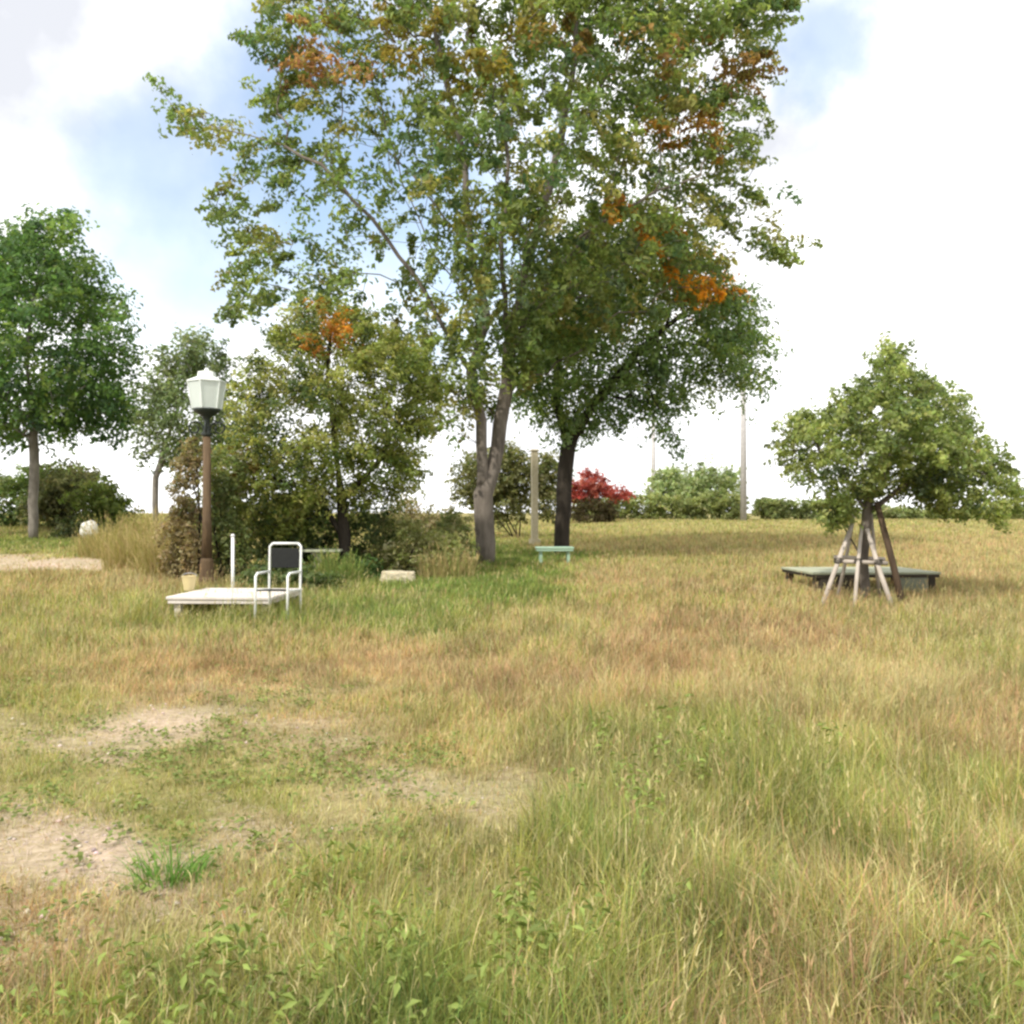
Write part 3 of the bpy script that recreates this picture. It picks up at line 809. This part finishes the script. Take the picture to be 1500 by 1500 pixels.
# ------------------------------------------------------------------ street lamp
IRON = mat('dark green iron', (.022, .030, .024), (.012, .016, .013), rough=.5, scale=20, spec=.4)
WOODB = mat('brown weathered post', (.13, .085, .045), (.07, .045, .025), rough=.85, scale=14, bump=.4, stretch=(1, 1, .15))
MILK, t, b = nodes_mat('milky lantern glass')
b.inputs['Base Color'].default_value = (.80, .86, .80, 1); b.inputs['Roughness'].default_value = .3
b.inputs['Transmission Weight'].default_value = 0.0; b.inputs['Specular IOR Level'].default_value = .5
tr = t.nodes.new('ShaderNodeBsdfTranslucent'); tr.inputs['Color'].default_value = (.85, .9, .85, 1)
mx = t.nodes.new('ShaderNodeMixShader'); mx.inputs[0].default_value = .45
t.links.new(b.outputs[0], mx.inputs[1]); t.links.new(tr.outputs[0], mx.inputs[2]); t.links.new(mx.outputs[0], t.nodes['Material Output'].inputs['Surface'])
CAPW = mat('pale lantern frame', (.74, .77, .73), (.62, .66, .62), rough=.45, scale=12)

D = 16.5; S = D / F
base = G(303, D)
lamp = thing('street_lamp', 'brown post street lamp with a white tapered lantern and dark scroll brackets', 'street lamp', base, 0.25)
zz = lambda py: EYE + (750 - py) * S - base.z
m = MB(); m.lathe([(.17, -.1), (.17, .16), (.135, .20), (.12, .5), (.105, .55)], 12); m.build('base', WOODB, lamp, smooth=False)
m = MB(); m.lathe([(.095, .54), (.085, 1.2), (.088, 1.22), (.078, 1.26), (.072, zz(640))], 14); m.build('post', WOODB, lamp, smooth=True)
m = MB(); m.lathe([(.072, zz(640)), (.10, zz(636)), (.06, zz(630)), (.05, zz(616)), (.09, zz(610)), (.20, zz(605)), (.25, zz(601)), (.25, zz(599))], 16); m.build('collar', IRON, lamp, smooth=True)
for k in range(4):
    a = k * math.pi / 2
    pts = []
    for i in range(26):
        th = i / 25 * 2.3 * math.pi; rr = .15 * (1 - .028 * i)
        pts.append((.06 + .15 + rr * -math.cos(th), 0, zz(628) + rr * math.sin(th)))
    pts = [(.03, 0, zz(640))] + pts
    pts = [(p[0] * math.cos(a), p[0] * math.sin(a), p[2]) for p in pts]
    m = MB(); m.tube(pts, .016, 8); m.build('scroll_bracket', IRON, lamp, smooth=True)
lant = MB(); lant.lathe([(.255, zz(599)), (.335, zz(560))], 6, caps=True, ph=.26); lo_ = lant.build('lantern', MILK, lamp)
m = MB()
for k in range(6):
    a = k * math.pi / 3 + .26
    m.tube([(.262 * math.cos(a), .262 * math.sin(a), zz(599)), (.342 * math.cos(a), .342 * math.sin(a), zz(560))], .012, 6)
m.build('frame', CAPW, lo_)
m = MB(); m.lathe([(.36, zz(560)), (.36, zz(558.5)), (.17, zz(552)), (.16, zz(545)), (.05, zz(543)), (.03, zz(539))], 6, ph=.26); m.build('roof', CAPW, lamp)

# ------------------------------------------------------------------ utility poles
CONC = mat('pale concrete', (.50, .48, .47), (.38, .36, .36), rough=.85, scale=5, bump=.2)
STEEL = mat('galvanised steel', (.45, .46, .48), (.36, .37, .39), rough=.45, metal=.6, scale=6)
WHITEC = mat('porcelain', (.7, .68, .64), rough=.3)


def upole(label, px, d, top, r):
    base = G(px, d); S = d / F; h = EYE + (750 - top) * S - base.z
    root = thing('utility_pole', label, 'utility pole', base, .3)
    m = MB(); m.lathe([(r, -.2), (r * .7, h)], 14); m.build('pole', CONC, root, smooth=True)
    m = MB(); m.box(0, -r - .05, h - .5, 1.6, .09, .09); m.build('crossarm', STEEL, root, bevel=.01)
    for k in (-.7, -.25, .7):
        m = MB(); m.lathe([(.03, h - .455), (.05, h - .40), (.035, h - .36), (.05, h - .32), (.02, h - .27)], 10, cx=k, cy=-r - .05); m.build('insulator', WHITEC, root, smooth=True)


upole('tall pale concrete utility pole in the gap between two far hedges', 1089, 60, 500, .22)
upole('thin distant pole rising behind the far hedge, left of the light green trees', 957, 84, 590, .24)

# ------------------------------------------------------------------ pale stone post between the two dark trunks
STONE = mat('cream stone', (.56, .50, .36), (.44, .38, .26), rough=.85, scale=9, bump=.3)
base = G(783, 31)
sp = thing('stone_post', 'slim cream stone post standing between the two dark tree trunks', 'post', base, .2)
h = EYE + (750 - 662) * 31 / F - base.z
m = MB(); m.box(0, 0, .07, .36, .36, .34); m.build('foot', STONE, sp, bevel=.02)
m = MB(); m.box(0, 0, (h + .24) / 2, .22, .22, h - .24); m.build('shaft', STONE, sp, bevel=.02)
m = MB(); m.box(0, 0, h + .05, .28, .28, .08); m.build('cap', STONE, sp, bevel=.03)

# ------------------------------------------------------------------ low platforms, table, bench
PALEW = mat('white painted planks', (.76, .71, .68), (.50, .44, .38), rough=.7, scale=7, stretch=(.25, 1, 1), bump=.2, detail=12)
GREENW = mat('pale green planks', (.40, .42, .30), (.26, .27, .18), rough=.75, scale=7, stretch=(.25, 1, 1), bump=.2, detail=12)
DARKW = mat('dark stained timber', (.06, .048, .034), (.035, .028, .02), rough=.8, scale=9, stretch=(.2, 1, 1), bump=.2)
MINT = mat('mint painted planks', (.36, .50, .38), (.28, .42, .30), rough=.6, scale=10, stretch=(.2, 1, 1), bump=.1)


def platform(name, label, cat, loc, w, dp, h, rz, ptop, pleg, nsl, legw=.09, ext=.12):
    root = thing(name, label, cat, loc, rz)
    for i in range(nsl):
        m = MB(); yy = -dp / 2 + dp * (i + .5) / nsl
        m.box(0, yy, h - .02 + random.uniform(-.002, .002), w, dp / nsl - .012, .04)
        m.build('slat', ptop, root, bevel=.006)
    m = MB()
    for s in (-1, 1):
        m.box(0, s * (dp / 2 - .05), h - .07, w - .04, .05, .058)
        m.box(s * (w / 2 - .05), 0, h - .07, .05, dp - .16, .054)
    m.build('apron', pleg, root, bevel=.005)
    for sx in (-1, 1):
        for sy in (-1, 1):
            m = MB(); m.box(sx * (w / 2 - .13), sy * (dp / 2 - .13), (h - .045) / 2 - ext / 2, legw, legw, h - .045 + ext); m.build('leg', pleg, root, bevel=.006)
    return root


g = G(348, 13.0)
platform('wooden_platform', 'low white slatted platform in the grass in front of the street lamp', 'platform', g, 1.5, 1.45, .28, -.06, PALEW, PALEW, 8)
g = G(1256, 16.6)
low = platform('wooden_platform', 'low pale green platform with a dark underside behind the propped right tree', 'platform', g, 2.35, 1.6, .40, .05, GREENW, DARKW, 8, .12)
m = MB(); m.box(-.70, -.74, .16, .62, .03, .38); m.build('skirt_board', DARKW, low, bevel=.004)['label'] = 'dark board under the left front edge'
m = MB(); m.box(.66, -.74, .16, .60, .03, .38); m.build('skirt_board', mat('grey green board', (.24, .25, .19), (.17, .18, .13), rough=.8, stretch=(.2, 1, 1), bump=.2), low, bevel=.004)['label'] = 'grey green board under the right front edge'
g = G(812, 22.3)
platform('bench', 'small mint green bench in the green grass under the dense dark tree', 'bench', g, .95, .5, .46, .03, MINT, MINT, 3, .07)

D = 18.3; base = G(466, D)
tb = thing('table', 'small table with a pale green top and a grey pedestal beside the white chair', 'table', base, .05)
h = EYE + (750 - 806) * D / F - base.z
m = MB()
for i in range(4): m.box(0, -.27 + .18 * i, h, 1.0, .17, .045)
m.build('tabletop', GREENW, tb, bevel=.008)
m = MB(); m.lathe([(.22, -.06), (.20, .05), (.10, .12), (.085, h - .12), (.18, h - .03)], 16); m.build('pedestal', CONC, tb, smooth=True)

# white tube chair with a dark sling
WHT = mat('white enamel', (.78, .79, .76), (.70, .71, .68), rough=.35, scale=10, spec=.5)
SLING = mat('black sling fabric', (.02, .022, .02), (.012, .012, .012), rough=.8, scale=40)
D = 11.9; base = G(408, D); S = D / F
ch = thing('garden_chair', 'white tubular garden chair with a dark back at the right end of the platform', 'chair', base, -.12)
bh = EYE + (750 - 797) * S - base.z
w = .22
for s in (-1, 1):
    m = MB(); m.tube([(s * w, .26, -.05), (s * w, .22, .42), (s * w, .25, bh - .04), (s * (w - .04), .255, bh)], .017, 8); m.build('leg', WHT, ch, smooth=True)
    m = MB(); m.tube([(s * w, -.26, -.05), (s * w, -.24, .44), (s * w, -.24, .62), (s * w, -.18, .66), (s * w, .225, .66)], .017, 8); m.build('leg', WHT, ch, smooth=True)
    m = MB(); m.tube([(s * w, -.24, .44), (s * w, .22, .41)], .015, 8); m.build('seat_rail', WHT, ch, smooth=True)
m = MB(); m.tube([(-w + .04, .255, bh), (w - .04, .255, bh)], .017, 8); m.build('top_rail', WHT, ch, smooth=True)
m = MB(); m.box(0, -.01, .425, 2 * w - .03, .46, .02, rx=-.065); m.build('seat', SLING, ch, bevel=.008)
m = MB(); m.box(0, .242, bh - .20, 2 * w - .05, .02, .27, rx=.03); m.build('backrest', SLING, ch, bevel=.008)

# white stake
D = 14.4; base = G(341, D); h = EYE + (750 - 785) * D / F - base.z
st = thing('marker_post', 'thin white post standing at the rear edge of the white platform', 'post', base, 0)
m = MB(); m.lathe([(.028, -.2), (.026, h - .01)], 10); m.build('post', WHT, st, smooth=True)
m = MB(); m.lathe([(.034, h - .01), (.034, h + .015), (.015, h + .03)], 10); m.build('cap', WHT, st, smooth=True)

# bucket on the platform's left end
CREAM = mat('cream plastic', (.66, .55, .30), (.58, .48, .25), rough=.45, scale=8)
px_, d_ = 277, 13.35
loc = Vector(((px_ - 750) / F * d_, d_, G(348, 13.0).z + .28))
bk = thing('bucket', 'small cream bucket on the left end of the white platform', 'bucket', loc, 0)
m = MB(); m.lathe([(.075, 0), (.105, .20), (.112, .20), (.112, .215), (.098, .215), (.07, .012)], 18); m.build('pail', CREAM, bk, smooth=False)
m = MB(); m.tube([(.112 * math.cos(a), .02, .205 + .05 * math.sin(a)) for a in np.linspace(0, math.pi, 12)], .005, 6); m.build('handle', STEEL, bk, smooth=True)


def rock(name, label, cat, loc, sx, sy, sz, m, seed, square=0.0, rz=0):
    import bmesh
    bm = bmesh.new(); bmesh.ops.create_icosphere(bm, subdivisions=4, radius=1)
    for v in bm.verts:
        p = v.co.copy()
        q = max(abs(p.x), abs(p.y), abs(p.z)); c = p / q
        p = p.lerp(c, square)
        f = 1 + .22 * (1 - square * .6) * mnoise.noise(v.co * 1.3 + Vector((seed, 0, 0))) + .07 * mnoise.noise(v.co * 4 + Vector((0, seed, 0)))
        v.co = Vector((p.x * sx * f, p.y * sy * f, p.z * sz * f + sz * .7))
    me = bpy.data.meshes.new(name); bm.to_mesh(me); bm.free()
    o = link(name, me, m); o.location = loc; o.rotation_euler = (0, 0, rz)
    return tag(o, label, cat)


WROCK = mat('white stone', (.78, .76, .70), (.55, .53, .47), rough=.85, scale=4, bump=.4)
rock('boulder', 'white boulder beside the low dark shrub on the left', 'boulder', G(131, 32.6, .12), .34, .28, .34, WROCK, 3)
rock('stone_block', 'pale yellowish squared stone in the grass left of the tallest trunk', 'stone block', G(582, 17.3, -.02), .34, .26, .17, STONE, 9, .75, .15)

# ------------------------------------------------------------------ stakes that prop the right tree
POLE = mat('pale peeled stakes', (.52, .46, .40), (.34, .29, .24), rough=.8, scale=9, bump=.4, stretch=(1, 1, .15))
BRN = mat('brown stake', (.10, .065, .04), (.05, .033, .02), rough=.85, scale=9, bump=.4, stretch=(1, 1, .15))
D = 14.1; base = G(1264, D)
pr = thing('tree_support', 'pale and brown wooden stakes leaning together around the trunk of the right tree', 'tree support', base, 0)


def stake(px0, d0, px1, py1, d1, r, m, nm='stake'):
    a = G(px0, d0, -.15) - base; b2 = P(px1, py1, d1) - base
    mb = MB(); mid = (a + b2) / 2 + Vector((random.uniform(-.02, .02), 0, 0)); mb.tube([a, mid, b2], [r, r * .95, r * .85], 10); return mb.build(nm, m, pr, smooth=True)


stake(1196, 13.5, 1248, 768, 14.0, .038, POLE)
stake(1222, 14.6, 1252, 748, 14.2, .03, POLE)
stake(1316, 13.5, 1270, 775, 13.98, .04, POLE)
stake(1328, 13.7, 1284, 735, 14.0, .055, BRN)['label'] = 'dark brown leaning stake'
stake(1250, 13.4, 1262, 772, 13.98, .032, POLE)
stake(1292, 14.7, 1276, 752, 14.25, .03, POLE)
for (pa, pb, py, d_) in ((1226, 1300, 822, 13.88), (1222, 1296, 816, 14.27)):
    m = MB(); m.tube([P(pa, py, d_) - base, P(pb, py + 3, d_) - base], .034, 10); m.build('crossbar', POLE, pr, smooth=True)

ROPE = mat('dark binding rope', (.09, .08, .065), (.05, .045, .035), rough=.9, scale=60)
for (px, py, d_) in ((1227, 821, 13.8), (1257, 822, 13.8), (1287, 823, 13.8)):
    m = MB(); c = P(px, py, d_) - base
    for q in range(4):
        zq = (q - 1.5) * .018
        m.tube([(c.x + .055 * math.cos(a), c.y + .055 * math.sin(a), c.z + zq + .012 * math.sin(a + q)) for a in np.linspace(0, 6.283, 14)], .008, 5)
    m.build('rope_tie', ROPE, pr, smooth=True)

# ------------------------------------------------------------------ loose pebbles and crumbs of earth on the bare patches
import bmesh as _bm
b_ = _bm.new(); _bm.ops.create_icosphere(b_, subdivisions=1, radius=1)
IV = np.array([v.co for v in b_.verts]); IF = np.array([[v.index for v in f.verts] for f in b_.faces]); b_.free()
x, y = wedge_points(260, 2.6, 10, 6, 1)
m_ = meadow(x, y); k = rng.random(len(x)) < m_[:, 3] * .8; x, y = x[k], y[k]; n = len(x)
sz_ = np.minimum(.0035 * np.exp(np.abs(rng.normal(0, .65, n))), .016)
V = IV[None] * (sz_[:, None] * rng.uniform(.7, 1.3, (n, 3)) * np.array((1, 1, .65)))[:, None] * rng.uniform(.8, 1.2, (n, len(IV), 1)) + np.stack((x, y, terrain(x, y) + sz_ * .3), -1)[:, None]
lo = (np.arange(n)[:, None] * len(IV) + IF.ravel()).ravel()
c = SOIL * rng.uniform(.45, 1.0, (n, 1)) * (1 + rng.normal(0, .05, (n, 3)))
pm, t, b = nodes_mat('pebbles'); at = t.nodes.new('ShaderNodeAttribute'); at.attribute_name = 'Col'; t.links.new(at.outputs['Color'], b.inputs['Base Color']); b.inputs['Roughness'].default_value = .9
pb = link('pebbles', np_mesh('pebbles', V.reshape(-1, 3), lo, np.full(n * len(IF), 3), np.repeat(np.clip(c, 0, .8), len(IV), 0)), pm)
tag(pb, 'loose pebbles and crumbs of earth on the trodden bare patches', 'pebbles', kind='stuff')

# ------------------------------------------------------------------ bright weed in the foreground
base = G(252, 3.85)
wd = thing('grass_tuft', 'bright green grass tuft at the edge of the trodden patch in the foreground', 'grass tuft', base)
n = 170; aa = rng.uniform(0, 6.283, n); rr = .16 * rng.random(n) ** .6
x = rr * np.cos(aa); y = rr * np.sin(aa) * .8
c = np.array((.14, .27, .055)) * rng.uniform(.6, 1.35, (n, 1)) * (1 + rng.normal(0, .06, (n, 3)))
pk = ribbons(x, y, terrain(x + base.x, y + base.y) - base.z - .01, rng.uniform(.07, .23, n), rng.uniform(.004, .009, n), rng.uniform(0, 6.283, n), np.abs(rng.normal(.6, .3, n)), aa + rng.normal(0, .6, n), (0, .35, .7, 1), c, c * 1.15)
add_leaf_part('blades', [pk], wd, (0, 0, 0), GRASS_MAT)

# ------------------------------------------------------------------ clumps of tall dry grass left of the lamp
def dry_clump(label, px, d, hgt, spread, n, c1, c2):
    base = G(px, d)
    root = thing('dry_grass_clump', label, 'grass clump', base, 0, 'tall dry grass clumps left of the street lamp')
    aa = rng.uniform(0, 6.283, n); rr = spread * rng.random(n) ** .6
    x = rr * np.cos(aa); y = rr * np.sin(aa); z = terrain(x + base.x, y + base.y) - base.z - .02
    h = hgt * rng.uniform(.45, 1.1, n) * (1 - .35 * rr / spread)
    c = np.where(rng.random((n, 1)) < .6, np.array(c1), np.array(c2)) * rng.uniform(.7, 1.25, (n, 1))
    pk = ribbons(x, y, z, h, np.full(n, .012) * rng.uniform(.6, 1.5, n), rng.uniform(0, 6.283, n), np.abs(rng.normal(.3, .25, n)), aa + rng.normal(0, .7, n), (0, .35, .7, 1), c, c * 1.08)
    add_leaf_part('blades', [pk], root, (0, 0, 0), GRASS_MAT)
    k = rng.random(n) < .2
    bend = np.abs(rng.normal(.2, .12, n))[k]; x, y, z, h, c, aa = x[k], y[k], z[k], h[k] * 1.15, c[k], aa[k]
    pks = [ribbons(x, y, z, h, np.full(len(x), .008), rng.uniform(0, 6.283, len(x)), bend, aa, (0, .5, 1), c, c)]
    for q in range(8):
        f = rng.uniform(.75, 1, len(x))
        pks.append(ribbons(x + np.cos(aa) * h * bend * f ** 1.8, y + np.sin(aa) * h * bend * f ** 1.8, z + h * f * (1 - .35 * bend * f), rng.uniform(.04, .1, len(x)), np.full(len(x), .014),
                           rng.uniform(0, 6.283, len(x)), rng.uniform(.2, .9, len(x)), rng.uniform(0, 6.283, len(x)), (0, .5, 1), c * 1.1, c * 1.15))
    add_leaf_part('seed_heads', pks, root, (0, 0, 0), GRASS_MAT)


T1, T2, T3 = (.42, .33, .16), (.30, .28, .09), (.36, .25, .12)
dry_clump('tallest clump of dry tan grass, next to the withered shrub by the lamp post', 246, 17.6, 1.35, .55, 900, T1, T2)
dry_clump('wide straw coloured grass clump second to the left of the lamp post', 205, 20.5, 1.25, .8, 1100, T1, T2)
dry_clump('greenish dry grass clump right of the white boulder', 168, 24.5, 1.2, .9, 1000, T2, T1)
dry_clump('grass clump under the small grey green tree trunk, behind the other clumps', 222, 26, 1.5, .95, 1100, T2, T3)
dry_clump('green grass clump beside the small table by the white chair', 492, 17.2, .75, .5, 700, (.17, .24, .06), (.28, .29, .09))
dry_clump('tan grass clump between the pale squared stone and the tallest trunk', 655, 18.4, .8, .6, 700, T1, (.26, .29, .09))
for o_ in COL.objects:
    if o_.get('group') == 'tall dry grass clumps left of the street lamp' and ('small table' in o_['label'] or 'squared stone' in o_['label']):
        o_['group'] = 'tall grass clumps left of the tallest trunk'
